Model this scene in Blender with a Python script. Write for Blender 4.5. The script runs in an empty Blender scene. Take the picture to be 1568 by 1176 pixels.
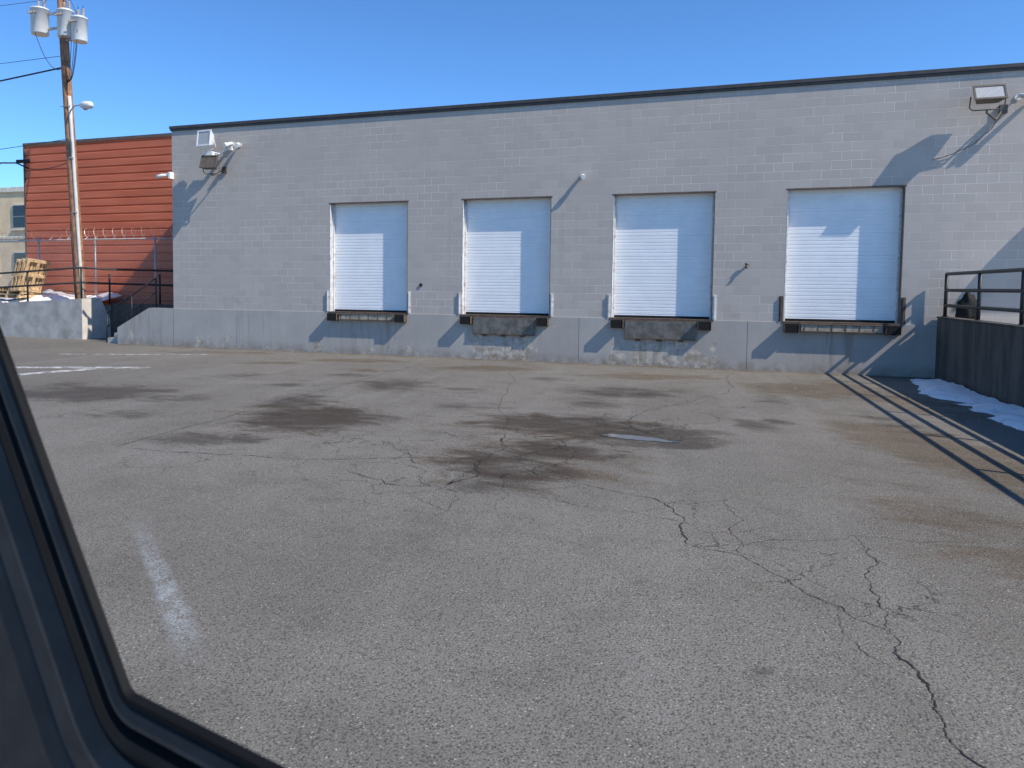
import bpy, bmesh, math, random
import numpy as np
from mathutils import Vector, Matrix, noise
random.seed(7); rng=np.random.default_rng(7)
scene=bpy.context.scene
SC=scene.collection
scene.view_settings.view_transform='Standard'
scene.view_settings.look='None'
scene.view_settings.exposure=0

# ------------------------------------------------------------ materials
class NT:
    def __init__(s,m): s.t=m.node_tree; s.n=s.t.nodes; s.l=s.t.links
    def add(s,typ,**kw):
        n=s.n.new(typ)
        for k,v in kw.items():
            if k=='inp':
                for a,b in v.items():
                    if hasattr(b,'is_output') : s.l.new(b,n.inputs[a])
                    else: n.inputs[a].default_value=b
            else: setattr(n,k,v)
        return n
    def math(s,op,a,b=0.0,clamp=False,c=None):
        d={0:a,1:b}
        if c is not None: d[2]=c
        return s.add('ShaderNodeMath',operation=op,use_clamp=clamp,inp=d).outputs[0]
    def noise(s,vec,scale,detail=4,rough=.55,dist=0.):
        return s.add('ShaderNodeTexNoise',inp={'Vector':vec,'Scale':scale,'Detail':detail,'Roughness':rough,'Distortion':dist}).outputs[0]
    def ramp(s,fac,a,b):
        return s.add('ShaderNodeMapRange',interpolation_type='SMOOTHSTEP',inp={0:fac,1:a,2:b,3:0.,4:1.}).outputs[0]
    def mix(s,f,a,b,mode='MIX'):
        n=s.add('ShaderNodeMix',data_type='RGBA',blend_type=mode)
        for i,v in ((0,f),(6,a),(7,b)):
            if hasattr(v,'is_output'): s.l.new(v,n.inputs[i])
            else: n.inputs[i].default_value=v if i==0 else (v if len(v)==4 else (*v,1))
        return n.outputs[2]
    def pos(s): return s.add('ShaderNodeNewGeometry').outputs['Position']
    def bump(s,h,strength=.3,dist=.01,nrm=None):
        d={'Height':h,'Strength':strength,'Distance':dist}
        if nrm is not None: d['Normal']=nrm
        return s.add('ShaderNodeBump',inp=d).outputs[0]
def newmat(name):
    m=bpy.data.materials.new(name); m.use_nodes=True
    k=NT(m); b=k.n['Principled BSDF']; return m,k,b
def simple(name,col,rough=.6,metal=0.,var=.15,scale=6.,bump=0.,dirt=None,spec=.5):
    m,k,b=newmat(name); p=k.pos()
    n=k.noise(p,scale,4)
    lo=tuple(x*(1-var) for x in col); hi=tuple(min(1,x*(1+var)) for x in col)
    c=k.mix(k.ramp(n,.3,.7),lo,hi)
    if dirt:
        c=k.mix(k.math('MULTIPLY',k.ramp(k.noise(p,scale*.6,5,.7),.5,.72),.8),c,dirt)
    k.l.new(c,b.inputs['Base Color']); b.inputs['Roughness'].default_value=rough; b.inputs['Metallic'].default_value=metal
    b.inputs['Specular IOR Level'].default_value=spec
    if bump: k.l.new(k.bump(k.noise(p,scale*8,3),bump,.005),b.inputs['Normal'])
    return m

def mat_block():
    m,k,b=newmat('painted_block'); p=k.pos()
    sx=k.add('ShaderNodeSeparateXYZ',inp={0:p})
    u=k.math('ADD',sx.outputs[0],sx.outputs[1])
    z=k.math('ADD',sx.outputs[2],-1.166)
    v=k.add('ShaderNodeCombineXYZ',inp={0:u,1:z,2:0.}).outputs[0]
    br=k.add('ShaderNodeTexBrick',offset=.5,offset_frequency=2,squash=1.,inp={'Vector':v,'Color1':(.0,.0,.0,1),'Color2':(1,1,1,1),'Mortar':(.5,.5,.5,1),'Scale':1.,'Mortar Size':.007,'Mortar Smooth':.35,'Bias':0.,'Brick Width':.4,'Row Height':.2037})
    mort=br.outputs['Fac']; per=k.add('ShaderNodeSeparateColor',inp={0:br.outputs['Color']}).outputs[0]
    base=k.mix(per,(.455,.404,.349),(.503,.449,.390))
    big=k.ramp(k.noise(p,.45,3),.3,.7)
    base=k.mix(k.math('MULTIPLY',big,.4),base,(.410,.368,.326))
    patch=k.ramp(k.noise(p,.8,3,.6),.42,.62)
    base=k.mix(k.math('MULTIPLY',mort,k.math('MULTIPLY_ADD',patch,.65,c=.10)),base,(.72,.66,.59))  # mortar lightened in patches: sunlit joint ledges put into the colour
    lowd=k.math('MULTIPLY',k.ramp(sx.outputs[2],2.2,1.2),k.ramp(k.noise(p,2.5,5,.7),.5,.75))
    base=k.mix(k.math('MULTIPLY',lowd,.45),base,(.28,.245,.21))
    stv=k.add('ShaderNodeCombineXYZ',inp={0:k.math('MULTIPLY',u,3.),1:k.math('MULTIPLY',z,.25),2:0.}).outputs[0]
    st=k.ramp(k.noise(stv,1.,3,.6),.56,.8)
    base=k.mix(k.math('MULTIPLY',st,.25),base,(.33,.295,.26))
    k.l.new(base,b.inputs['Base Color']); b.inputs['Roughness'].default_value=.8
    h=k.math('SUBTRACT',k.math('MULTIPLY',k.noise(p,45,3,.7),.55),mort)
    h=k.math('ADD',h,k.math('MULTIPLY',per,.3))
    k.l.new(k.bump(h,.45,.005),b.inputs['Normal'])
    return m
def mat_base():
    m,k,b=newmat('painted_concrete_base'); p=k.pos()
    sx=k.add('ShaderNodeSeparateXYZ',inp={0:p}); X=sx.outputs[0]; Z=sx.outputs[2]
    base=k.mix(k.ramp(k.noise(p,.9,4),.3,.7),(.375,.350,.315),(.435,.408,.368))
    cs=k.math('COSINE',k.math('MULTIPLY',k.math('ADD',X,-6.6),1.6028))
    inr=k.math('MULTIPLY',k.ramp(X,8.2,9.6),k.ramp(X,17.,15.4))
    w=k.math('ADD',k.math('MULTIPLY',k.math('MULTIPLY',cs,inr),.09),k.math('MULTIPLY',k.ramp(Z,1.0,0.),.07))
    w=k.math('ADD',w,k.math('MULTIPLY',inr,.07))
    nn=k.math('ADD',k.noise(p,1.7,8,.72,.25),w)
    peel=k.ramp(nn,.63,.67)
    base=k.mix(k.math('MULTIPLY',peel,.85),base,k.mix(k.ramp(k.noise(p,6,4,.7),.35,.65),(.62,.555,.455),(.33,.262,.19)))
    dirt=k.math('MULTIPLY',k.ramp(Z,.32,.0),k.ramp(k.noise(p,3,5,.7),.32,.65))
    base=k.mix(k.math('MULTIPLY',dirt,.7),base,(.22,.175,.125))
    sv=k.add('ShaderNodeCombineXYZ',inp={0:k.math('MULTIPLY',X,5.),1:k.math('MULTIPLY',Z,.4),2:0.}).outputs[0]
    cs2=k.ramp(cs,-.2,.7)
    base=k.mix(k.math('MULTIPLY',k.math('MULTIPLY',k.ramp(k.noise(sv,1.,4,.7),.46,.70),k.math('MULTIPLY_ADD',cs2,.6,c=.15)),.8),base,(.25,.205,.155))
    k.l.new(base,b.inputs['Base Color']); b.inputs['Roughness'].default_value=.85
    k.l.new(k.bump(k.math('SUBTRACT',k.noise(p,20,4,.7),k.math('MULTIPLY',peel,.6)),.35,.006),b.inputs['Normal'])
    return m
def mat_asphalt():
    m,k,b=newmat('old_asphalt'); p=k.pos()
    at=k.add('ShaderNodeAttribute',attribute_name='stain')
    sc=k.add('ShaderNodeSeparateColor',inp={0:at.outputs['Color']})
    big=k.noise(p,.22,4,.6); med=k.noise(p,1.7,5,.65)
    base=k.mix(k.ramp(big,.35,.65),(.176,.160,.134),(.212,.194,.164))
    base=k.mix(k.math('MULTIPLY',k.ramp(med,.46,.70),.5),base,(.140,.126,.105))
    base=k.mix(k.math('MULTIPLY',k.ramp(k.noise(p,.6,4,.7,.6),.52,.75),.32),base,(.255,.236,.204))
    mp=k.add('ShaderNodeMapping',inp={'Vector':p,'Scale':(1.3,.13,1.)}).outputs[0]
    base=k.mix(k.math('MULTIPLY',k.ramp(k.noise(mp,1.,4,.6,.3),.50,.72),.36),base,(.258,.242,.214))
    # aggregate
    vo=k.add('ShaderNodeTexVoronoi',inp={'Vector':p,'Scale':72.}); vs=k.add('ShaderNodeSeparateColor',inp={0:vo.outputs['Color']})
    st=k.math('MULTIPLY',k.math('GREATER_THAN',vs.outputs[0],.80),k.ramp(vo.outputs['Distance'],.52,.2))
    base=k.mix(k.math('MULTIPLY',st,k.math('MULTIPLY_ADD',vs.outputs[2],.65,c=.06)),base,(.50,.45,.38))
    dk=k.math('MULTIPLY',k.math('LESS_THAN',vs.outputs[1],.38),k.ramp(vo.outputs['Distance'],.65,.3))
    base=k.mix(k.math('MULTIPLY',dk,.68),base,(.052,.046,.039))
    fn=k.noise(p,85,4,.85)
    base=k.mix(k.ramp(fn,.34,.68),k.mix(1.,base,(.55,.55,.55),'MULTIPLY'),k.mix(1.,base,(1.42,1.42,1.42),'MULTIPLY'))
    # fine craze cracks
    wv=k.add('ShaderNodeVectorMath',operation='ADD',inp={0:p,1:k.add('ShaderNodeVectorMath',operation='SCALE',inp={0:k.add('ShaderNodeTexNoise',inp={'Vector':p,'Scale':2.5,'Detail':5.,'Roughness':.65}).outputs[1],'Scale':.45}).outputs[0]}).outputs[0]
    ve=k.add('ShaderNodeTexVoronoi',feature='DISTANCE_TO_EDGE',inp={'Vector':wv,'Scale':1.5}).outputs[0]
    zone=k.ramp(k.math('ADD',sc.outputs[2],k.math('MULTIPLY',k.math('ADD',k.noise(p,1.1,3),-.5),.9)),.2,.55)
    ck=k.math('MULTIPLY',k.ramp(ve,.013,.002),zone)
    base=k.mix(k.math('MULTIPLY',ck,.8),base,(.042,.037,.032))
    # stains
    mp2=k.add('ShaderNodeMapping',inp={'Vector':p,'Rotation':(0,0,-.332),'Scale':(.75,1.25,1.)}).outputs[0]
    nf=k.noise(mp2,1.7,7,.72,.6)
    no=k.math('MULTIPLY',k.math('ADD',nf,-.5),2.3)
    s1=k.ramp(k.math('ADD',sc.outputs[0],no),.10,.85)
    s1=k.math('MULTIPLY',s1,k.ramp(sc.outputs[0],.02,.25))
    base=k.mix(k.math('MULTIPLY',s1,.78),base,k.mix(1.,base,(.33,.295,.265),'MULTIPLY'))
    s2=k.math('MULTIPLY',k.ramp(k.math('ADD',sc.outputs[1],no),.15,.8),k.ramp(sc.outputs[1],.02,.25))
    base=k.mix(k.math('MULTIPLY',s2,.72),base,k.mix(1.,base,(.66,.53,.40),'MULTIPLY'))
    k.l.new(base,b.inputs['Base Color'])
    ro=k.math('SUBTRACT',.92,k.math('MULTIPLY',s1,.2)); k.l.new(ro,b.inputs['Roughness'])
    b.inputs['Specular IOR Level'].default_value=.2
    h=k.math('ADD',k.math('MULTIPLY',vo.outputs['Distance'],-.6),k.math('MULTIPLY',fn,.7))
    k.l.new(k.bump(h,.7,.008),b.inputs['Normal'])
    return m
def mat_siding():
    m,k,b=newmat('red_metal_siding'); p=k.pos()
    mp=k.add('ShaderNodeMapping',inp={'Vector':p,'Scale':(.5,.5,5.)}).outputs[0]
    c=k.mix(k.ramp(k.noise(mp,1.,4,.6),.3,.7),(.54,.125,.053),(.66,.172,.078))
    k.l.new(c,b.inputs['Base Color']); b.inputs['Roughness'].default_value=.6
    return m
def mat_snow():
    m,k,b=newmat('old_snow'); p=k.pos()
    c=k.mix(k.ramp(k.noise(p,4,5,.7),.5,.75),(.86,.86,.86),(.58,.55,.52))
    k.l.new(c,b.inputs['Base Color']); b.inputs['Roughness'].default_value=.7
    k.l.new(k.bump(k.noise(p,18,4,.7),.6,.03),b.inputs['Normal']); return m
def mat_paint(name='worn_line_paint',lo=.53,hi=.70,amt=.85,col=(.70,.69,.66,1)):
    m,k,b=newmat(name); p=k.pos()
    b.inputs['Base Color'].default_value=col; b.inputs['Roughness'].default_value=.8
    n=k.math('ADD',k.noise(p,4,6,.75),k.math('MULTIPLY',k.noise(p,60,3,.8),.25))
    k.l.new(k.math('MULTIPLY',k.ramp(n,lo,hi),amt),b.inputs['Alpha']); return m
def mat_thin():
    # pale streak: feathered edges, grit showing through
    m,k,b=newmat('feathered_streak'); p=k.pos()
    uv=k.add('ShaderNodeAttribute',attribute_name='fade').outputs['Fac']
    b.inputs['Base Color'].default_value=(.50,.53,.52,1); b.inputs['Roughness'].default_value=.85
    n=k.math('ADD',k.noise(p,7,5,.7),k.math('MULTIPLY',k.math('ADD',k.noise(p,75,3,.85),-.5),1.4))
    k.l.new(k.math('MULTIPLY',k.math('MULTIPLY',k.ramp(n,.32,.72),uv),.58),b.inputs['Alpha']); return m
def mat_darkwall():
    m,k,b=newmat('stained_shaded_concrete'); p=k.pos()
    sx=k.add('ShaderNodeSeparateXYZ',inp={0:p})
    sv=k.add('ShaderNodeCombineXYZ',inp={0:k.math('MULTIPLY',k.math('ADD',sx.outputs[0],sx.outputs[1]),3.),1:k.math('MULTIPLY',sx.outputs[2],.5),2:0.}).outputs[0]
    c=k.mix(k.ramp(k.noise(sv,1.,5,.7),.35,.65),(.050,.041,.034),(.105,.092,.078))  # dark colour carries the wall's shade as well as its dirt
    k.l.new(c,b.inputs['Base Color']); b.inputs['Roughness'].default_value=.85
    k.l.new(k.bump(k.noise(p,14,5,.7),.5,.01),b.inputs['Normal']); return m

M=dict(block=mat_block(),base=mat_base(),asphalt=mat_asphalt(),siding=mat_siding(),snow=mat_snow(),paint=mat_paint(),darkwall=mat_darkwall(),
 thinstreak=mat_thin(),
 door=simple('white_door_enamel',(.87,.865,.85),.4,0,.03,3.),
 coping=simple('dark_coping_metal',(.075,.065,.058),.5,.2),
 steelwhite=simple('chipped_white_steel',(.64,.62,.59),.5,.0,.15,9.,0,(.28,.17,.11)),
 steelbrown=simple('rusted_steel',(.13,.088,.06),.7,.2,.3,12.),
 lintel=simple('rust_brown_lintel',(.15,.105,.078),.6,.1,.2,6.),
 rubber=simple('black_rubber',(.016,.015,.014),.8,0,.3,14.,.3,None,.3),
 plate=simple('grey_dock_plate',(.16,.148,.125),.6,.2,.3,7.,.2,(.11,.08,.05)),
 tanplate=simple('tan_dock_plate',(.38,.325,.24),.75,.0,.25,7.,.2,(.12,.08,.05)),
 pipe=simple('dark_pipe_paint',(.03,.029,.028),.5,.2,.3,9.),
 galv=simple('galvanised',(.46,.45,.43),.45,.5,.12,8.),
 wood=simple('pole_wood',(.33,.165,.085),.85,0,.35,5.,.6),
 palletwood=simple('pallet_wood',(.60,.42,.23),.85,0,.3,7.,.4),
 conduit=simple('pale_conduit',(.62,.60,.55),.55,0,.08,5.),
 trans=simple('transformer_grey',(.76,.76,.74),.4,0,.06,4.),
 porc=simple('porcelain',(.38,.32,.28),.3),
 wire=simple('wire_black',(.02,.02,.02),.6),
 lampw=simple('white_housing',(.80,.79,.75),.45,0,.05,9.),
 lampb=simple('bronze_housing',(.12,.098,.075),.5,.2,.15,9.),
 lens=simple('lamp_glass',(.50,.48,.45),.12,0,.1,30.),
 concrete=simple('grey_concrete',(.43,.40,.36),.85,0,.18,2.2,.5,(.27,.235,.19)),
 sunlitconc=simple('sunlit_concrete',(.64,.58,.50),.85,0,.12,3.,.4),
 yard=simple('gravel_yard',(.25,.21,.165),.95,0,.3,3.,.6),
 crack=simple('crack_fill',(.030,.026,.022),.95),
 pebble=simple('pebble_and_leaf_litter',(.34,.27,.18),.95,0,.5,40.),
 tan=simple('tan_stucco',(.78,.60,.37),.85,0,.1,1.5,.3),
 glass=simple('window_glass',(.03,.035,.045),.1),
 trim=simple('window_trim',(.76,.68,.54),.6),
 fpaint=simple('vehicle_trim_grey',(.036,.034,.033),.6,0,.2,25.,0,None,.3),
 fblack=simple('vehicle_seal_black',(.006,.006,.006),.7,0,.2,20.,0,None,.2),
)
def mat_water():
    m,k,b=newmat('puddle_water'); p=k.pos()
    b.inputs['Base Color'].default_value=(.05,.045,.04,1); b.inputs['Roughness'].default_value=.03
    b.inputs['IOR'].default_value=1.4
    k.l.new(k.bump(k.noise(p,30,2),.03,.002),b.inputs['Normal']); return m
M['water']=mat_water()

# ------------------------------------------------------------ mesh helpers
def link(o,parent=None):
    SC.objects.link(o)
    if parent is not None: o.parent=parent
    return o
def empty(name,loc=(0,0,0)):
    e=bpy.data.objects.new(name,None); e.empty_display_size=.3; SC.objects.link(e); return e
class B:
    """collects primitives with world coordinates into one mesh"""
    def __init__(s): s.v=[]; s.f=[]; s.mi=[]; s.mats=[]; s.sm=[]
    def _m(s,mat):
        if mat not in s.mats: s.mats.append(mat)
        return s.mats.index(mat)
    def add(s,vs,fs,mat,smooth=False):
        o=len(s.v); s.v+= [tuple(x) for x in vs]; i=s._m(mat)
        for f in fs: s.f.append(tuple(a+o for a in f)); s.mi.append(i); s.sm.append(smooth)
        return s
    def box(s,x0,x1,y0,y1,z0,z1,mat,M4=None):
        vs=[Vector((x,y,z)) for z in (z0,z1) for y in (y0,y1) for x in (x0,x1)]
        if M4 is not None: vs=[M4@v for v in vs]
        return s.add(vs,[(0,2,3,1),(4,5,7,6),(0,1,5,4),(2,6,7,3),(0,4,6,2),(1,3,7,5)],mat)
    def tube(s,pts,r,mat,n=8,cap=True,radii=None):
        pts=[Vector(p) for p in pts]; vs=[];fs=[]; N=len(pts)
        up=None
        for i,p in enumerate(pts):
            t=(pts[min(i+1,N-1)]-pts[max(i-1,0)]).normalized()
            if up is None:
                up=Vector((0,0,1)) if abs(t.z)<.9 else Vector((1,0,0))
            a=t.cross(up).normalized(); bb=a.cross(t).normalized(); up=bb
            rr=radii[i] if radii else r
            for j in range(n):
                th=2*math.pi*j/n; vs.append(p+a*rr*math.cos(th)+bb*rr*math.sin(th))
        for i in range(N-1):
            for j in range(n):
                j2=(j+1)%n; fs.append((i*n+j,i*n+j2,(i+1)*n+j2,(i+1)*n+j))
        s.add(vs,fs,mat,n>5)
        if cap:
            o=len(s.v)-len(vs); i=s._m(mat)
            s.f.append(tuple(o+j for j in range(n))[::-1]); s.mi.append(i); s.sm.append(False)
            s.f.append(tuple(o+(N-1)*n+j for j in range(n))); s.mi.append(i); s.sm.append(False)
        return s
    def obj(s,name,parent=None,bevel=0.):
        me=bpy.data.meshes.new(name); me.from_pydata(s.v,[],s.f)
        for m in s.mats: me.materials.append(M[m])
        me.polygons.foreach_set('material_index',s.mi); me.polygons.foreach_set('use_smooth',s.sm)
        me.validate(); me.update()
        bm=bmesh.new(); bm.from_mesh(me); bmesh.ops.recalc_face_normals(bm,faces=bm.faces); bm.to_mesh(me); bm.free()
        o=bpy.data.objects.new(name,me); link(o,parent)
        if bevel:
            md=o.modifiers.new('bevel','BEVEL'); md.width=bevel; md.segments=2; md.limit_method='ANGLE'
        return o

# ------------------------------------------------------------ ground
def lines(a,b,step,ext):
    core=list(np.arange(a,b+1e-6,step)); left=[];right=[]
    d=step
    x=a
    while x>-ext: d*=1.35; x-=d; left.append(x)
    x=b; d=step
    while x<ext: d*=1.35; x+=d; right.append(x)
    return np.array(left[::-1]+core+right)
gx=lines(-9,21,.11,900.); gy=lines(-18.,0.4,.11,900.)
X,Y=np.meshgrid(gx,gy)
R=np.zeros_like(X);G=np.zeros_like(X);Bc=np.zeros_like(X)
ca,sa=math.cos(.332),math.sin(.332)
def ell(A,x,y,a,b,s,soft=1.):
    dx=X-x;dy=Y-y; u=(dx*ca+dy*sa)/a; v=(-dx*sa+dy*ca)/b
    np.maximum(A,s*np.clip(1.45-np.sqrt(u*u+v*v),0,1)**soft,out=A)
for t in [(5.2,-8.7,1.4,.95,.95),(4.0,-8.1,.6,.6,.6),(6.8,-8.6,.7,.4,.6),(9.3,-11.2,.65,.55,.66),(9.9,-11.0,.3,.3,.6),(9.9,-9.4,.95,1.05,1.),(9.0,-8.2,.6,.8,.75),(10.8,-9.3,.6,.4,.6),
          (9.6,-5.6,.8,1.,.66),(11.0,-5.9,.6,.4,.5),(13.4,-8.5,1.2,.8,.9),(14.6,-8.9,1.0,.6,1.),(13.3,-11.2,.7,1.,.74),(13.7,-10.2,.6,.6,.74),(13.2,-12.1,.25,.2,.7),(14.2,-10.4,.3,.3,.6),
          (14.0,-4.9,1.2,.8,.66),(13.7,-6.6,.5,.6,.6),(16.0,-7.6,.28,.4,.8),(16.35,-7.2,.2,.25,.7),(15.9,-6.0,.3,.25,.5),(13.65,-15.62,.06,.05,.55),(15.52,-14.93,.03,.03,.65),(16.1,-15.0,.02,.02,1.),(12.9,-13.0,.12,.08,.6),
          (14.9,-13.9,.05,.05,.7),(6.2,-5.5,.6,.5,.5),(7.8,-6.4,.5,.4,.5),(15.1,-9.35,.4,.22,1.2),(11.9,-9.8,.3,.2,.5),(17.9,-6.5,.4,1.2,.5),(14.0,-15.2,.05,.04,.6),(15.0,-15.4,.03,.03,.6),(12.2,-14.2,.08,.06,.5),(16.8,-10.6,.2,.2,.45),
          (7.2,-10.2,.7,.4,.5),(11.8,-7.4,.8,.5,.46),(16.6,-5.0,.5,.6,.4),(12.3,-3.6,.6,.4,.44),(8.2,-4.5,.6,.4,.44),(12.1,-12.9,.3,.25,.32)]: ell(R,*t)
for t in [(7.0,-1.7,1.4,.5,.8),(10.6,-2.1,1.3,.55,.85),(14.3,-2.2,1.3,.6,.8),(17.1,-3.3,1.0,1.3,.75),(18.0,-8.6,.8,2.6,.85),(18.4,-3.5,.7,3.,.65),(17.6,-12.5,.8,2.,.55),(8.2,-3.6,.7,.5,.55),(13.4,-8.8,1.7,1.2,.6),(13.5,-10.8,1.3,1.4,.55),(5.5,-3.0,1.,.4,.6),(9.8,-9.4,1.3,1.5,.55),(2.5,-1.2,2.,.4,.6)]: ell(G,*t)
np.maximum(G,.8*np.clip(1-(-Y-.0)/.5,0,1)*((X>-2)&(X<20.2)&(Y<=0.2)),out=G)
for t in [(12.8,-11.6,1.4,1.4,1.),(14.4,-8.4,1.1,1.1,.95),(13.6,-9.8,1.2,.9,.8),(15.2,-12.6,.7,.8,.65),(16.1,-13.4,.8,1.,.55),(10.,-12.2,1.4,.8,.5),(17.,-9.,.7,.7,.4),(6.,-10.5,1.5,1.,.45),(11.5,-10.6,1.2,.8,.55),(14.6,-5.5,.9,1.2,.5),(11.,-6.5,1.,1.,.4)]: ell(Bc,*t)
ny,nx=X.shape
V=np.stack([X,Y,np.zeros_like(X)],-1).reshape(-1,3)
i=np.arange(nx-1)[None,:]+nx*np.arange(ny-1)[:,None]
F=np.stack([i,i+1,i+1+nx,i+nx],-1).reshape(-1,4)
me=bpy.data.meshes.new('ground'); me.from_pydata(V.tolist(),[],F.tolist()); me.materials.append(M['asphalt'])
ca_=me.color_attributes.new('stain','FLOAT_COLOR','POINT')
ca_.data.foreach_set('color',np.stack([R,G,Bc,np.ones_like(R)],-1).reshape(-1).astype(np.float32))
link(bpy.data.objects.new('ground',me))

# cracks
def jag(pts,amp,lev):
    pts=[Vector((*p,0)) for p in pts]
    for _ in range(lev):
        o=[pts[0]]
        for a,b in zip(pts,pts[1:]):
            d=b-a; n=Vector((-d.y,d.x,0))
            o+=[(a+b)/2+n*random.uniform(-amp,amp),b]
        pts=o
    return pts
cb=B()
def crack(pts,w,lev=5,amp=.15):
    P=jag(pts,amp,lev); vs=[];N=len(P); w*=.72
    for i,p in enumerate(P):
        t=(P[min(i+1,N-1)]-P[max(i-1,0)]).normalized(); n=Vector((-t.y,t.x,0))
        e=min(1,i/4,(N-1-i)/4)
        ww=w*(.3+1.1*abs(noise.noise(Vector((p.x*6,p.y*6,1)))*1.7))*e*.5+.0005
        vs+= [(p.x+n.x*ww,p.y+n.y*ww,.004),(p.x-n.x*ww,p.y-n.y*ww,.004)]
    cb.add(vs,[(2*i,2*i+1,2*i+3,2*i+2) for i in range(N-1)],'crack')
crack([(15.14,-12.53),(15.17,-13.09)],.024)
crack([(15.17,-13.09),(15.51,-13.18),(15.81,-13.6),(16.06,-13.91),(16.26,-14.2)],.009)
crack([(16.26,-14.2),(16.28,-14.71),(16.27,-15.1),(16.33,-15.42),(16.45,-16.1)],.014)
crack([(16.41,-12.4),(16.31,-13.28),(16.29,-13.8),(16.26,-14.2)],.008)
crack([(15.14,-12.53),(14.94,-12.02),(14.5,-11.8),(14.09,-11.63)],.012)
crack([(12.93,-12.2),(12.96,-11.05),(12.84,-9.54),(13.5,-9.41),(14.41,-8.43),(14.37,-7.33)],.026)
crack([(12.93,-12.2),(12.96,-11.05)],.018)
crack([(14.41,-8.43),(14.75,-8.9)],.03); crack([(14.1,-8.1),(14.41,-8.43),(14.9,-8.3)],.022); crack([(12.84,-9.54),(12.4,-9.9),(11.7,-9.7)],.018); crack([(13.5,-9.41),(13.7,-10.0),(13.4,-10.97)],.014)
crack([(14.9,-8.3),(15.5,-7.6),(15.4,-6.9)],.012); crack([(14.1,-8.1),(13.2,-8.0),(12.4,-8.4)],.014); crack([(12.93,-11.6),(12.3,-11.4),(11.9,-10.9)],.010)
crack([(8.8,-11.95),(11.0,-11.73),(12.2,-11.2),(13.4,-10.97)],.014,5,.05)
crack([(11.77,-11.97),(12.37,-12.33),(12.93,-12.2)],.014)
crack([(12.93,-12.2),(13.2,-12.55),(13.15,-13.1)],.007)
crack([(13.4,-10.97),(14.09,-11.63)],.011)
crack([(14.94,-12.02),(15.5,-11.7),(15.6,-12.3),(15.51,-13.18)],.006)
crack([(16.06,-13.9),(16.0,-14.3),(16.28,-14.71)],.004)
crack([(15.17,-13.09),(15.9,-12.7),(16.41,-12.4),(17.2,-12.3)],.006)
crack([(8.75,-12),(8.8,-9.9),(8.85,-1.0)],.014,5,.02)
crack([(12.85,-9.5),(12.0,-6),(11.2,-2.2)],.012,5,.05)
crack([(14.37,-7.33),(15.8,-4.2),(16.0,-1.)],.012,5,.07)
crack([(2.,-5.),(6.2,-6.1),(10.5,-5.0)],.012,5,.06)
cb.obj('pavement_crack')

# faded parking lines
pb=B()
def strip(a,b,w,z=.004,mat='paint',w2=None):
    a=Vector((*a,z));b=Vector((*b,z)); d=(b-a).normalized(); n=Vector((-d.y,d.x,0))*w/2; n2=n*((w2 or w)/w)
    pb.add([a+n,a-n,b-n2,b+n2],[(0,1,2,3)],mat)
strip((-1.2,-7.0),(3.4,-5.1),.3); strip((1.3,-8.6),(2.5,-5.75),.34,.008); strip((-1.,-3.4),(2.6,-1.9),.12)
pb.obj('pale_ground_marking')
# pale see-through streak with feathered edges
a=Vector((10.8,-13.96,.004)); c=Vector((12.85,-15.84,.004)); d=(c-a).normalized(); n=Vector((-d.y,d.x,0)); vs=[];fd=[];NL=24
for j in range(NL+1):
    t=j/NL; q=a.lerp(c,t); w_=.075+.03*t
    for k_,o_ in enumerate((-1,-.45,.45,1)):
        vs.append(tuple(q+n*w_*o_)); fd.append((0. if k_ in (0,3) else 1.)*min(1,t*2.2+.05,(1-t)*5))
me=bpy.data.meshes.new('pale_streak'); me.from_pydata(vs,[],[(4*j+k_,4*j+k_+1,4*j+5+k_,4*j+4+k_) for j in range(NL) for k_ in range(3)])
at_=me.attributes.new('fade','FLOAT','POINT'); at_.data.foreach_set('value',fd); me.materials.append(M['thinstreak']); link(bpy.data.objects.new('pale_ground_marking',me))

# puddle: irregular sliver of standing water
up_=[];lo_=[]; A=Vector((14.03,-9.10,.006)); Bq=Vector((15.05,-9.26,.006)); NP=40
for j in range(NP+1):
    t=j/NP; c=A.lerp(Bq,t); w_=.18*math.sin(math.pi*t)**.7*(1-.35*t)
    up_.append((c.x,c.y+w_*(1+.7*noise.noise(Vector((t*5,0,3)))+.3*noise.noise(Vector((t*17,2,3)))),.006))
    lo_.append((c.x,c.y-w_*(.75+.7*noise.noise(Vector((t*5,7,3)))+.3*noise.noise(Vector((t*17,5,3)))),.006))
b=B(); b.add(up_+lo_,[(NP+1+j,NP+2+j,j+1,j) for j in range(NP)],'water'); b.obj('puddle')

# litter along the wall foot
b=B()
for _ in range(420):
    x=random.uniform(-1.5,20); y=-.03-abs(random.gauss(0,.22)); s_=random.uniform(.006,.022)
    if random.random()<.25: x=random.uniform(17,20.1); y=random.uniform(-6,-.1); s_*=.8
    R4=Matrix.Translation((x,y,s_*.3))@Matrix.Rotation(random.uniform(0,6.28),4,'Z')
    vs=[R4@Vector((s_*a*random.uniform(.7,1.4),s_*c*random.uniform(.6,1.1),s_*d_*.5)) for a,c,d_ in ((1,0,0),(-1,0,0),(0,1,0),(0,-1,0),(0,0,1),(0,0,-1))]
    b.add(vs,[(0,2,4),(2,1,4),(1,3,4),(3,0,4),(2,0,5),(1,2,5),(3,1,5),(0,3,5)],'pebble')
b.obj('gravel_litter')

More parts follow.
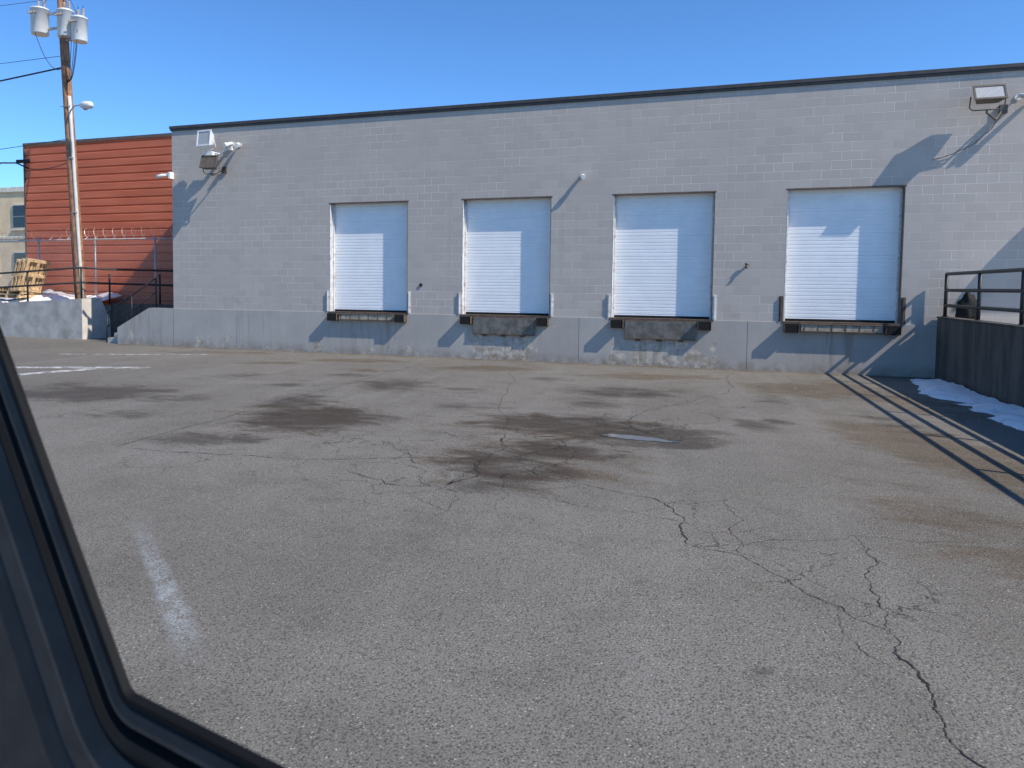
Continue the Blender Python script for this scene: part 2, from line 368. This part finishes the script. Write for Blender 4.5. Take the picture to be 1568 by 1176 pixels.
# ------------------------------------------------------------ warehouse
wh=empty('loading_dock_warehouse')
ZB,ZT,ZR=1.166,4.216,6.60; DW=2.36
DX=[5.36,9.28,13.19,17.115]
L=34.
w=B(); prev=0.
for x in DX:
    w.box(prev,x,0,.3,ZB,ZR,'block'); w.box(x,x+DW,0,.3,ZT,ZR,'block'); prev=x+DW
w.box(prev,L,0,.3,ZB,ZR,'block')
w.box(0,L,.3,26,ZB,ZR-.02,'block')
w.obj('block_wall',wh)
w=B(); w.box(0,L,-.022,.3,-.3,ZB-.001,'base'); w.box(0,L,.3,26,-.3,ZB-.001,'base')
w.obj('concrete_base',wh,.008)
w=B(); w.box(-.05,L+.05,-.06,.34,ZR,ZR+.085,'coping'); w.box(-.05,.3,.34,26,ZR,ZR+.085,'coping'); w.box(-.03,L,-.035,0,ZR-.06,ZR,'coping'); w.obj('roof_coping',wh,.006)
w=B(); w.box(.3,L,.34,26,ZR,ZR+.03,'yard'); w.obj('roof',wh)
for di,x in enumerate(DX):
    d=B()
    prof=[]; y0=.235; sec=(ZT-ZB)/6
    for s_ in range(6):
        zs=ZB+.012+s_*sec; prof+=[(y0+.014,zs),(y0,zs+.008)]
        nr=6
        for r_ in range(1,nr):
            zz=zs+r_*sec/nr
            prof+=[(y0,zz-.012),(y0+.007,zz-.005),(y0+.007,zz+.005),(y0,zz+.012)]
        prof+=[(y0,zs+sec-.010),(y0+.014,zs+sec-.001)]
    vs=[];fs=[]
    for (yy,zz) in prof: vs+=[(x,yy,zz),(x+DW,yy,zz)]
    for i_ in range(len(prof)-1): fs.append((2*i_,2*i_+1,2*i_+3,2*i_+2))
    d.add(vs,fs,'door')
    d.obj('roll_up_door_%d'%(di+1),wh)
    t=B()
    t.box(x,x+.05,.16,.232,ZB+.01,ZT-.03,'steelwhite'); t.box(x+DW-.05,x+DW,.16,.232,ZB+.01,ZT-.03,'steelwhite')
    t.box(x,x+.012,-.003,.16,ZB+.012,ZT-.03,'steelwhite')
    t.box(x-.03,x+DW+.03,-.006,.10,ZT-.012,ZT+.022,'lintel')
    t.box(x+DW-.012,x+DW+.003,-.006,.16,ZB,ZT-.03,'lintel')
    t.box(x-.04,x+DW+.04,-.035,.235,ZB-.03,ZB+.011,'steelbrown')
    t.box(x+.05,x+DW-.05,.205,.232,ZB+.011,ZB+.07,'rubber')
    gm='steelbrown' if di==3 else 'steelwhite'
    for gx0 in (x-.105,x+DW+.01):
        t.box(gx0,gx0+.09,-.012,0,ZB+.0,ZB+.60,gm)
        t.box(gx0+.03,gx0+.055,-.045,-.012,ZB+.02,ZB+.58,gm)
    t.obj('door_frame_%d'%(di+1),wh,.003)
    q=B()
    bx=(x+.02,x+DW-.30)
    for b0 in bx:
        for kk in range(7): q.box(b0+kk*.04,b0+kk*.04+.037,-.21,-.05,ZB-.24+.004*(kk%2),ZB-.035,'rubber')
        q.box(b0-.012,b0-.002,-.22,-.022,ZB-.23,ZB-.035,'steelbrown'); q.box(b0+.282,b0+.292,-.22,-.022,ZB-.23,ZB-.035,'steelbrown')
        q.box(b0-.012,b0+.292,-.05,-.022,ZB-.25,ZB-.035,'steelbrown')
    if di in (1,2):
        q.box(x+.35,x+DW-.35,-.10,-.075,ZB-.50,ZB-.06,'plate')
        q.box(x+.35,x+DW-.35,-.075,-.022,ZB-.10,ZB-.035,'steelbrown')
        q.box(x+.35,x+DW-.35,-.112,-.10,ZB-.50,ZB-.47,'steelbrown')
        for kk in range(3): q.tube([(x+.6+kk*.5,-.06,ZB-.52),(x+.72+kk*.5,-.06,ZB-.52)],.03,'steelbrown')
    else:
        q.box(x+.36,x+DW-.36,-.16,-.022,ZB-.22,ZB-.05,'tanplate')
        q.box(x+.34,x+DW-.34,-.18,-.022,ZB-.05,ZB-.03,'steelbrown')
        q.box(x+.36,x+DW-.36,-.17,-.16,ZB-.22,ZB-.19,'steelbrown')
        for kk in range(6): q.box(x+.42+kk*.28,x+.44+kk*.28,-.168,-.16,ZB-.19,ZB-.05,'steelbrown')
    q.obj('dock_bumper_%d'%(di+1),wh,.004)
jb=B()
for xx in (12.4,16.35): jb.box(xx,xx+.006,-.0245,-.0225,0,ZB-.01,'lintel')
jb.obj('base_joint',wh)

# ------------------------------------------------------------ wall lights
def flood(name,cx,cy,cz,bracket,mat='lampw',wd=.46,ht=.34,tilt=-35,yaw=0.,lens=True):
    e=empty(name); b=B()
    R4=Matrix.Translation((cx,cy,cz))@Matrix.Rotation(math.radians(yaw),4,'Z')@Matrix.Rotation(math.radians(tilt),4,'X')
    h=wd/2; v=ht/2
    fr=[(-h,-.10,-v),(h,-.10,-v),(h,-.10,v),(-h,-.10,v)]; bk=[(-h*.7,.12,-v*.6),(h*.7,.12,-v*.6),(h*.7,.12,v*.6),(-h*.7,.12,v*.6)]
    b.add([R4@Vector(p) for p in fr+bk],[(0,1,2,3),(4,7,6,5),(0,4,5,1),(1,5,6,2),(2,6,7,3),(3,7,4,0)],mat)
    b.box(-h-.015,h+.015,-.125,-.101,-v-.015,-v+.03,mat,R4); b.box(-h-.015,h+.015,-.125,-.101,v-.03,v+.015,mat,R4)
    b.box(-h-.015,-h+.03,-.125,-.101,-v+.03,v-.03,mat,R4); b.box(h-.03,h+.015,-.125,-.101,-v+.03,v-.03,mat,R4)
    for kk in range(5): b.box(-h*.6,h*.6,.12,.15,-v*.5+kk*v*.22,-v*.5+kk*v*.22+.008,mat,R4)
    b.obj('housing',e,.006)
    if lens:
        g=B(); g.box(-h+.03,h-.03,-.112,-.102,-v+.03,v-.03,'lens',R4); g.obj('lens',e)
    y=B(); 
    a1=R4@Vector((-h-.03,0,0)); a2=R4@Vector((h+.03,0,0)); lo=Vector((cx,cy+.05,cz-.28))
    y.tube([a1,(a1.x,lo.y,lo.z+.05),(a1.x+.06,lo.y,lo.z),(a2.x-.06,lo.y,lo.z),(a2.x,lo.y,lo.z+.05),a2],.014,mat,6)
    y.tube([lo]+bracket,.022,mat,8)
    wp=Vector(bracket[-1]); y.box(wp.x-.07,wp.x+.07,-.06,0,wp.z-.09,wp.z+.09,mat)
    y.obj('yoke_and_arm',e,.003); return e
flood('wall_floodlight',1.62,-.5,6.12,[(1.62,-.45,5.80),(1.9,-.3,5.72),(2.1,0,5.95)],wd=.5,ht=.44,tilt=-8,yaw=-8)
flood('wall_floodlight',1.72,-.46,5.42,[(1.72,-.41,5.1),(1.8,-.2,5.15),(1.9,0,5.3)],mat='lampb',wd=.48,ht=.4,tilt=-25,lens=False,yaw=10)
b=B(); b.box(1.45,1.8,-.48,-.2,5.66,5.74,'lampw'); b.obj('junction_plate',wh,.01)
flood('wall_floodlight',20.82,-.36,5.98,[(20.82,-.31,5.64),(21.0,-.25,5.5),(21.2,0,5.75)],mat='lampb',wd=.56,ht=.34,tilt=-28)
def spot(name,x,z,dirx,ln=.22,mat='lampw',m0=.14,s=1.):
    e=empty(name); b=B()
    b.tube([(x,0,z),(x,-.02,z)],.06*s,mat,12)
    b.tube([(x,-.02,z),(x+.02*dirx,-m0+.02,z-.01),(x+.05*dirx,-m0,z)],.014,mat,6)
    p=Vector((x+.05*dirx,-m0,z)); d=Vector((dirx*.5,-.75,-.3)).normalized()
    b.tube([p-d*.09*s,p-d*.06*s,p+d*(ln-.1),p+d*(ln-.09),p+d*ln],.05,mat,12,radii=[.03*s,.045*s,.055*s,.068*s,.068*s])
    b.obj('housing',e)
spot('wall_spotlight',2.42,6.0,.6); spot('wall_spotlight',2.2,6.03,-.5)
spot('security_camera',12.40,4.70,.5,.15,m0=.09,s=.85); spot('wall_spotlight',21.45,5.98,.7,.26); spot('wall_spotlight',21.75,5.95,-.5,.24)
e=empty('security_camera'); b=B()
b.tube([(.0,-.1,5.2),(-.1,-.12,5.22)],.05,'lampw',10); b.box(.0,.06,-.18,-.0,5.1,5.3,'lampw'); b.tube([(-.08,-.12,5.22),(-.2,-.2,5.20),(-.36,-.26,5.15)],.055,'lampw',12,radii=[.03,.05,.055]); b.obj('housing',e)
e=empty('hose_bib'); b=B(); b.tube([(16.29,0,2.46),(16.29,-.09,2.46),(16.27,-.1,2.40)],.025,'lampb',8); b.tube([(16.25,-.07,2.50),(16.33,-.07,2.50)],.03,'lampb',8); b.obj('valve',e)
e=empty('wall_vent'); b=B(); b.tube([(8.12,0,1.95),(8.12,-.03,1.95)],.05,'lampb',12); b.tube([(8.12,-.03,1.95),(8.12,-.035,1.95)],.035,'crack',12); b.obj('cap',e)
cbz=B(); cbz.tube([(21.2,-.03,5.7),(21.0,-.03,5.35),(20.7,-.03,5.05),(20.3,-.03,4.85),(19.95,-.03,4.75)],.008,'lampb',5); cbz.obj('cable',wh)
e=empty('arc_shadow_caster'); b=B(); vs=[];fs=[];n=14  # out-of-view quarter-round added to cast the arc shadow on the wall
for k_,xx in enumerate((22.55,24.2)):
    for j in range(n+1):
        th=math.pi/2*j/n; vs.append((xx,-.62*math.sin(th),3.6+.62*math.cos(th)))
for j in range(n): fs.append((j,j+1,n+1+j+1,n+1+j))
b.add(vs,fs,'coping')
for k_,xx in enumerate((22.55,24.2)):
    o=k_*(n+1); b.add([vs[o+j] for j in range(n+1)]+[(xx,0,3.6)],[tuple(range(n+2))],'coping')
b.obj('caster_shell',e)
b=B(); b.box(22.8,23.8,-.03,-.0,ZB,ZB+2.1,'steelbrown'); b.box(22.88,23.72,-.04,-.03,ZB+.05,ZB+2.02,'plate'); b.obj('personnel_door',wh)

# ------------------------------------------------------------ right dock wall, railing
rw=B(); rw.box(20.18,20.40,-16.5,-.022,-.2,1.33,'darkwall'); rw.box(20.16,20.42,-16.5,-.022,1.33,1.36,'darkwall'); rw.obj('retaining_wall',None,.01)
pl=B(); pl.box(20.42,L,-6.,-.022,-.2,1.16,'concrete'); pl.add([(20.42,-6,1.16),(L,-6,1.16),(L,-16.5,.0),(20.42,-16.5,.0),(20.42,-6,-.2),(L,-6,-.2),(L,-16.5,-.2),(20.42,-16.5,-.2)],[(0,1,2,3),(4,7,6,5),(0,3,7,4),(1,5,6,2),(3,2,6,7)],'concrete'); pl.obj('dock_ramp')
def railing(name,pts,zs,posts,zbase,r=.022,mat='pipe'):
    e=empty(name); b=B()
    for z in zs:
        P=[Vector((p[0],p[1],p[2]+z)) for p in pts]
        b.tube(P,r,mat,8)
    for p in posts:
        b.tube([(p[0],p[1],p[2]),(p[0],p[1],p[2]+zs[0])],r,mat,8); b.tube([(p[0],p[1],p[2]),(p[0],p[1],p[2]+.015)],.055,mat,10)
    b.obj('rails',e); return e
railing('pipe_railing',[(20.29,-.14,1.36),(20.29,-16.3,1.36)],[.92,.57,.24],[(20.29,-.14-2.0*k,1.36) for k in range(9)],0,.036)
# second guard rail on the far side of the narrow ramp
railing('pipe_railing',[(21.35,-1.9,1.16),(21.35,-6,1.16),(21.35,-16.3,.75)],[2.05-.9,.6],[(21.35,-1.9,1.16),(21.35,-4.,1.16),(21.35,-6,1.16),(21.35,-8.5,.98),(21.35,-11.15,.8)],0,.03)
# black bag at the corner of the dock
e=empty('black_trash_bag'); b=B(); vs=[];fs=[]; cx,cy,cz=20.62,-.42,1.46; NU,NV=28,18
for j in range(NV+1):
    ph=math.pi*j/NV
    for i_ in range(NU):
        th=2*math.pi*i_/NU; dvec=Vector((math.sin(ph)*math.cos(th),math.sin(ph)*math.sin(th),math.cos(ph)))
        rr=1+.22*noise.noise(dvec*2.2)+.10*noise.noise(dvec*6)
        vs.append((cx+.2*rr*dvec.x,cy+.19*rr*dvec.y,cz+(.40 if dvec.z>0 else .3)*rr*dvec.z))
for j in range(NV):
    for i_ in range(NU): fs.append((j*NU+i_,(j+1)*NU+i_,(j+1)*NU+(i_+1)%NU,j*NU+(i_+1)%NU))
b.add(vs,fs,'rubber',True); b.tube([(cx,cy,cz+.36),(cx+.01,cy,cz+.43),(cx+.05,cy,cz+.49)],.03,'rubber',8,radii=[.06,.02,.05]); b.obj('bag',e)

# ------------------------------------------------------------ snow
def snow(name,x0,x1,y0,y1,zf,hf,step=.07):
    nx=int((x1-x0)/step);ny=int((y1-y0)/step); vs=[];ok=[]
    for j in range(ny+1):
        for i in range(nx+1):
            x=x0+i*step;y=y0+j*step; h=hf(x,y); ok.append(h>0); vs.append((x,y,zf+max(h,-.02)))
    fs=[]
    for j in range(ny):
        for i in range(nx):
            q=(j*(nx+1)+i,j*(nx+1)+i+1,(j+1)*(nx+1)+i+1,(j+1)*(nx+1)+i)
            if any(ok[a] for a in q): fs.append(q)
    b=B(); b.add(vs,fs,'snow',True); return b.obj(name)
def nz(x,y,s,o=0.): return noise.fractal(Vector((x*s,y*s,o)),.8,2.2,5)
def h1(x,y):
    t=(x-19.38-.30*nz(x,y,.5))/.3; e=min(1,t,(-.35-y)/.6,(y+8.5)/1.)
    return .07*e+.05*nz(x,y,1.6,3)*(1 if e>.2 else .6)-.008
snow('snow_patch',19.0,20.17,-9,-.3,0.,h1)
snow('snow_patch',20.5,22.,-6,-1.2,1.16,lambda x,y:.05*min(1,(x-20.5)/.3+.5)+.10*nz(x,y,.9,5))
YZ=1.14
snow('snow_patch',-26,-4.6,1.15,3.1,YZ,lambda x,y:.02+.16*(y-1.1)+.24*nz(x,y,.55,8)+.05*nz(x,y,3,2),.09)

# ------------------------------------------------------------ left yard
yd=B()
yd.box(-90,-4.5,1.12,60,-.2,YZ,'yard'); yd.box(-4.5,-.9,2.37,60,-.2,YZ,'yard'); yd.box(-.9,0,0.2,60,-.2,YZ+.0,'yard')
yd.obj('yard_ground')
e=empty('concrete_retaining_wall'); b=B()
b.add([(-60,.9,-.2),(-4.48,.9,-.2),(-4.48,.9,1.39),(-8.2,.9,1.19),(-60,.9,1.1),(-60,1.12,-.2),(-4.48,1.12,-.2),(-4.48,1.12,1.39),(-8.2,1.12,1.19),(-60,1.12,1.1)],
      [(0,1,2,3,4),(9,8,7,6,5),(0,5,6,1),(4,3,8,9),(3,2,7,8),(0,4,9,5)],'concrete')
b.add([(-4.478,.9,-.2),(-4.478,2.2,-.2),(-4.478,2.2,.62),(-4.478,1.75,1.39),(-4.478,.9,1.39)],[(0,1,2,3,4)],'sunlitconc')  # end face of the same wall, sunlit brightness put into a paler colour
b.add([(-4.48,1.12,1.39),(-4.48,1.75,1.39),(-4.7,1.75,1.39),(-4.7,1.12,1.39),(-4.48,2.2,.62),(-4.7,2.2,.62),(-4.7,2.2,-.2),(-4.48,2.2,-.2)],[(0,1,2,3),(1,4,5,2),(4,7,6,5)],'sunlitconc')
b.obj('front_wall',e)
b=B(); b.box(-4.45,-.9,2.2,2.35,-.2,YZ+.06,'darkwall'); b.obj('back_wall',e)
e=empty('concrete_stair'); b=B()
ns=7
for k_ in range(ns):
    x0=-2.75+k_*.27; b.box(x0,-.905,.203,1.7+.001*k_,(k_)*YZ/ns if k_ else -.1,(k_+1)*YZ/ns-.002*(k_==ns-1),'concrete')
b.obj('steps',e)
b=B()
b.add([(-2.15,-.022,-.2),(-.002,-.022,-.2),(-.002,-.022,ZB-.002),(-.92,-.022,ZB-.002),(-2.15,-.022,.52),(-2.15,.2,-.2),(-.002,.2,-.2),(-.002,.2,ZB-.002),(-.92,.2,ZB-.002),(-2.15,.2,.52)],
      [(0,1,2,3,4),(9,8,7,6,5),(4,3,8,9),(3,2,7,8),(0,4,9,5),(0,5,6,1)],'base')
b.obj('cheek_wall',e)
railing('stair_railing',[(-2.9,.35,.0),(-.95,.35,1.14)],[.95,.5],[(-2.9,.35,0),(-1.9,.35,.58),(-.95,.35,1.14)],0,.025)
railing('pipe_railing',[(-40,1.02,1.14),(-8.2,1.02,1.19),(-4.6,1.02,1.39),(-4.58,2.28,1.36),(-.1,2.28,1.28)],[1.05,.55],[(-40+2.72*k,1.02,1.12) for k in range(12)]+[(-7.0,1.02,1.25),(-4.6,1.02,1.39),(-4.58,2.28,1.2),(-2.4,2.28,1.2),(-.4,2.28,1.2)],0,.033)

# chain link fence
e=empty('chain_link_fence'); b=B()
fy=2.55; zt=3.5; zb_=1.2; x0,x1=-24.,-.05
for xx in np.arange(x0,x1+.1,2.65): b.tube([(xx,fy,zb_-.1),(xx,fy,zt+.08)],.035,'galv',8)
b.tube([(x0,fy,zt),(x1,fy,zt)],.026,'galv',8)
b.obj('posts_and_rail',e)
b=B(); H=zt-zb_; sp=.085
for k_ in range(int((x1-x0+H)/sp)):
    for sg in (1,-1):
        a=x0-H+k_*sp if sg>0 else x0+k_*sp+0.
        if sg>0: s0=max(0,x0-a); s1=min(H,x1-a); q0=(a+s0,zb_+s0); q1=(a+s1,zb_+s1)
        else: s0=max(0,a-x1); s1=min(H,a-x0); q0=(a-s0,zb_+s0); q1=(a-s1,zb_+s1)
        if s1-s0>.05: b.tube([(q0[0],fy-.025+.004*sg,q0[1]),(q1[0],fy-.025+.004*sg,q1[1])],.0028,'galv',3,False)
b.obj('mesh',e)
b=B(); pts=[]
for k_ in range(int(24/.42*14)):
    th=2*math.pi*k_/14; pts.append((x0+.42*k_/14,fy+.2*math.cos(th),zt+.2+.2*math.sin(th)))
b.tube(pts,.007,'galv',3,False)
for dz in (.12,.28): b.tube([(x0,fy,zt+dz),(x1,fy,zt+dz)],.005,'galv',3,False)
b.obj('razor_wire',e)

# red metal-sided building
e=empty('red_metal_building'); b=B()
ry=3.25; rx0=-9.45; rz=7.18; prof=[]
zz=1.0
while zz<rz-.02:
    prof+=[(ry,zz),(ry-.035,zz+.04),(ry-.035,zz+.25),(ry,zz+.28)]; zz+=.29
vs=[];fs=[]
for (yy,zv) in prof: vs+=[(rx0,yy,min(zv,rz)),(-.06,yy,min(zv,rz))]
for i_ in range(len(prof)-1): fs.append((2*i_,2*i_+1,2*i_+3,2*i_+2))
b.add(vs,fs,'siding'); b.obj('corrugated_siding',e)
b=B(); b.box(rx0,-.06,ry+.01,18,1.0,rz-.02,'siding'); b.obj('walls',e)
b=B(); b.box(rx0-.06,-.06,ry-.06,18,rz-.02,rz+.09,'lintel'); b.box(rx0-.05,rx0+.02,ry-.055,ry+.01,1.1,rz-.02,'lintel'); b.obj('roof_trim',e)
b=B(); b.tube([(rx0+.2,ry,6.3),(rx0+.1,ry-.5,6.45),(rx0-.2,ry-.9,6.4),(rx0-.5,ry-1.0,6.2)],.03,'pipe',8); b.tube([(rx0+.45,ry-.2,6.55),(rx0+.1,ry-.5,6.5)],.07,'pipe',8); b.obj('service_bracket',e)

# tan building
e=empty('tan_brick_building'); b=B()
b.box(-46,-21.5,16,30,1.0,7.6,'tan'); b.box(-46.1,-21.4,15.9,16.,7.45,7.75,'trim'); b.box(-46.1,-21.4,15.93,16.,4.6,4.75,'trim'); b.obj('walls',e,.01)
b=B()
for r_,z0 in enumerate((2.3,5.2)):
    for k_ in range(8):
        xx=-23.6-k_*2.3
        b.box(xx-1.1,xx,15.93,15.99,z0,z0+1.5,'trim'); b.box(xx-1.02,xx-.08,15.9,15.93,z0+.08,z0+.72,'glass'); b.box(xx-1.02,xx-.08,15.9,15.93,z0+.78,z0+1.42,'glass')
        b.box(xx-1.2,xx+.1,15.85,15.93,z0-.1,z0-.005,'trim')
b.obj('windows',e)

# pallets
e=empty('wooden_pallet_stack'); b=B()
def pallet(M4):
    for k_ in range(7): b.box(-.6,.6,-.5+k_*.15,-.5+k_*.15+.1,.11,.13,'palletwood',M4)
    for k_ in range(3): b.box(-.6,.6,-.5+k_*.45,-.5+k_*.45+.1,0,.02,'palletwood',M4)
    for k_ in range(3): b.box(-.6+k_*.55,-.5+k_*.55,-.5,.5,.02,.11,'palletwood',M4)
for k_ in range(3): pallet(Matrix.Translation((-8.45+.03*k_,1.9,1.35+.14*k_))@Matrix.Rotation(.1*k_,4,'Z'))
for k_ in range(3): pallet(Matrix.Translation((-7.9+.17*k_,1.85,2.15))@Matrix.Rotation(math.radians(-72),4,'Y')@Matrix.Rotation(.05*k_,4,'Z'))
b.obj('pallets',e)

# ------------------------------------------------------------ utility pole
e=empty('utility_pole')
def pp(z): t=(z-1.2)/(11.8-1.2); return Vector((-5.50-.62*t,1.9,z))
b=B(); zs=np.linspace(.9,13.6,14); b.tube([pp(z) for z in zs],.16,'wood',14,radii=[.19-.05*i/13 for i in range(14)]); b.obj('pole',e)
b=B()
def off(z,dx,dy): p=pp(z); return (p.x+dx,p.y+dy,p.z)
b.tube([off(z,.17,-.10) for z in np.linspace(1.2,8.45,8)],.06,'conduit',10)
b.tube([off(z,-.02,-.21) for z in np.linspace(1.2,4.,4)],.03,'pipe',8)
for z in (2.5,4.4,6.3,8.1): b.tube([off(z,-.2,-.15),off(z,.26,-.17)],.014,'galv',6)
b.obj('conduit',e)
def transformer(dx,zc,h,r):
    b=B(); p=pp(zc); cx_=p.x+dx; cy_=p.y-.12
    b.tube([(cx_,cy_,zc-h/2),(cx_,cy_,zc-h/2+.03),(cx_,cy_,zc+h/2-.05),(cx_,cy_,zc+h/2-.045),(cx_,cy_,zc+h/2),(cx_,cy_,zc+h/2+.06)],r,'trans',20,radii=[r*.93,r,r,r*1.06,r*1.06,r*.55])
    for a in (.5,2.6):
        bx,by=cx_+r*.5*math.cos(a),cy_+r*.5*math.sin(a)
        N=9; b.tube([(bx,by,zc+h/2+.04+.035*i) for i in range(N)],.05,'porc',10,radii=[.055 if i%2 else .035 for i in range(N)])
        b.tube([(bx,by,zc+h/2+.3),(bx,by,zc+h/2+.42)],.012,'wire',5)
    for a in (-1.2,-1.6,-2.): b.tube([(cx_+r*math.cos(a),cy_+r*math.sin(a),zc+h*.25),(cx_+(r+.1)*math.cos(a),cy_+(r+.1)*math.sin(a),zc+h*.27)],.03,'porc',8)
    b.box(min(cx_,p.x),max(cx_,p.x),cy_+.05,cy_+.11,zc-.3,zc-.22,'galv'); b.box(min(cx_,p.x),max(cx_,p.x),cy_+.05,cy_+.11,zc+.22,zc+.3,'galv')
    b.obj('transformer',e)
transformer(-.92,11.12,.88,.30); transformer(.22,10.92,.92,.27); transformer(.82,10.66,.82,.26)
b=B()
pts=[off(7.92,.15,-.1),off(8.02,.6,-.35),off(8.0,1.0,-.5)]; b.tube(pts,.025,'galv',8)
hp=Vector(off(7.98,1.0,-.5)); 
b.tube([hp,hp+Vector((.1,-.03,-.01)),hp+Vector((.3,-.09,-.03)),hp+Vector((.62,-.17,-.07)),hp+Vector((.72,-.2,-.08))],.1,'lampw',14,radii=[.04,.09,.13,.12,.03])
b.tube([hp+Vector((.32,-.09,-.1)),hp+Vector((.32,-.09,-.19))],.11,'lens',14,radii=[.12,.06])
b.obj('street_lamp_arm',e)
b=B()
def wire(a,c,sag,r=.01,n=14):
    a=Vector(a);c=Vector(c); b.tube([a.lerp(c,i/n)-Vector((0,0,sag*4*(i/n)*(1-i/n))) for i in range(n+1)],r,'wire',5)
wire(off(9.5,-.14,0),(-45,-1,8.5),.9,.03)
wire(off(9.9,-.1,0),(-45,3,11.6),.4,.01); wire(off(7.,-.1,0),(-45,7,7.6),.4,.012); wire(off(6.2,-.1,0),(rx0+.2,ry,6.3),.1,.015)
wire(off(11.9,-.5,0),(-45,5,15.5),.4,.008); wire(off(12.6,-.5,0),(-45,2,13),.4,.008)
for dx,z in ((-.92,11.5),(.22,11.3),(.82,11.0)):
    wire(off(z,dx,-.1),off(12.4,0,0),-.1,.009)
for i_ in range(6):
    z0=10.5-.08*i_; wire(off(z0,.3+.12*i_,-.35),off(8.5+.15*i_,.12,-.12),.25+.08*i_,.011)
wire(off(10.6,.95,-.35),off(9.0,.12,-.1),.6,.012); wire(off(10.9,-1.0,-.35),off(9.4,-.12,-.1),.45,.011)
b.obj('wires',e)
b=B(); b.box(-7.1,-5.1,1.78,1.88,12.35,12.47,'wood'); b.obj('crossarm',e)

# ------------------------------------------------------------ vehicle window frame (the photo is taken out of a vehicle)
e=empty('vehicle_window_frame')
O=Vector((14.746,-18.413,0)); E=Vector((.97,-.2426,0)).normalized(); Nn=Vector((-.2426,-.97,0)).normalized()
def W(s,z,d): return O+E*s+Vector((0,0,z))+Nn*d
inner=[(0,1.601),(.95,1.601),(.95,2.32),(-.483,2.32)]
r0=.012
def insetpoly(P,r):
    n=len(P);out=[];nor=[]
    for i in range(n):
        a=Vector(P[i]);c=Vector(P[(i+1)%n]);d=(c-a).normalized(); nor.append(Vector((d.y,-d.x)))
    for i in range(n):
        n1=nor[i-1];n2=nor[i]; p=Vector(P[i]); k_=(1+n1.dot(n2)); out.append(p-(n1+n2)*r/k_)
    return out,nor
cen,nor=insetpoly(inner,r0)
def ring(d):
    o=[]
    for i in range(4):
        a1=math.atan2(nor[i-1].y,nor[i-1].x);a2=math.atan2(nor[i].y,nor[i].x)
        while a2<a1: a2+=2*math.pi
        for k_ in range(9):
            a=a1+(a2-a1)*k_/8; o.append((cen[i].x+(r0+d)*math.cos(a),cen[i].y+(r0+d)*math.sin(a)))
    return o
prof=[(.10,-.05,'fblack'),(.05,-.02,'fblack'),(.0,-.002,'fblack'),(.003,.004,'fblack'),(.008,.004,'fblack'),(.010,-.004,'fblack'),(.012,-.004,'fpaint'),(.014,.002,'fpaint'),(.026,.004,'fpaint'),(.029,.0,'fblack'),(.033,-.008,'fblack'),(.038,.004,'fblack'),(.044,.008,'fblack'),(.052,.004,'fblack'),(.056,-.008,'fblack'),(.062,.0,'fpaint'),(.085,.008,'fpaint'),(.105,.010,'fblack'),(.112,.0,'fpaint'),(.120,.006,'fpaint'),(.30,.03,'fpaint'),(.32,-.02,'fpaint'),(.30,-.08,'fpaint'),(.10,-.05,'fpaint')]
b=B(); rings=[[W(s,z,dd) for s,z in ring(d)] for d,dd,_ in prof]; n=len(rings[0])
for i in range(len(prof)-1):
    b.add(rings[i]+rings[i+1],[(j,(j+1)%n,n+(j+1)%n,n+j) for j in range(n)],prof[i][2],True)
b.obj('frame_and_seals',e)

# ------------------------------------------------------------ light, world, camera
S=Vector((3.4,-1.,3.47)).normalized()
sun=bpy.data.lights.new('sun','SUN'); sun.energy=5.; sun.angle=math.radians(.5); sun.color=(1,.94,.85)
so=bpy.data.objects.new('sun',sun); so.rotation_mode='QUATERNION'; so.rotation_quaternion=(-S).to_track_quat('-Z','Y'); so.location=(20,-10,20); link(so)
wd=bpy.data.worlds.new('World'); scene.world=wd; wd.use_nodes=True
nt=wd.node_tree; bg=nt.nodes['Background']; sk=nt.nodes.new('ShaderNodeTexSky'); sk.sky_type='NISHITA'; sk.sun_disc=False
sk.sun_elevation=math.asin(S.z); sk.sun_rotation=math.atan2(S.x,S.y); sk.altitude=2200; sk.air_density=1.; sk.dust_density=.0; sk.ozone_density=1.6
mx=nt.nodes.new('ShaderNodeMix'); mx.data_type='RGBA'; mx.blend_type='MULTIPLY'; mx.inputs[0].default_value=1.; mx.inputs[7].default_value=(.62,1.03,1.42,1)
nt.links.new(sk.outputs[0],mx.inputs[6]); nt.links.new(mx.outputs[2],bg.inputs[0]); bg.inputs[1].default_value=.15

cam=bpy.data.cameras.new('camera'); co=bpy.data.objects.new('camera',cam); link(co); scene.camera=co
yaw,pitch,roll=-.3319,-.0564,-.0087
f=Vector((math.sin(yaw)*math.cos(pitch),math.cos(yaw)*math.cos(pitch),math.sin(pitch))); r=Vector((math.cos(yaw),-math.sin(yaw),0)); d=f.cross(r)
rr=r*math.cos(roll)+d*math.sin(roll); dd=-r*math.sin(roll)+d*math.cos(roll); u=-dd; bk=-f
co.matrix_world=Matrix(((rr.x,u.x,bk.x,15.17),(rr.y,u.y,bk.y,-18.883),(rr.z,u.z,bk.z,1.932),(0,0,0,1)))
cam.sensor_width=36; cam.lens=1134.6/1568*36; cam.shift_x=.0707; cam.shift_y=-.0551; cam.clip_start=.05; cam.clip_end=3000
cam.dof.use_dof=True; cam.dof.focus_distance=17.; cam.dof.aperture_fstop=9.
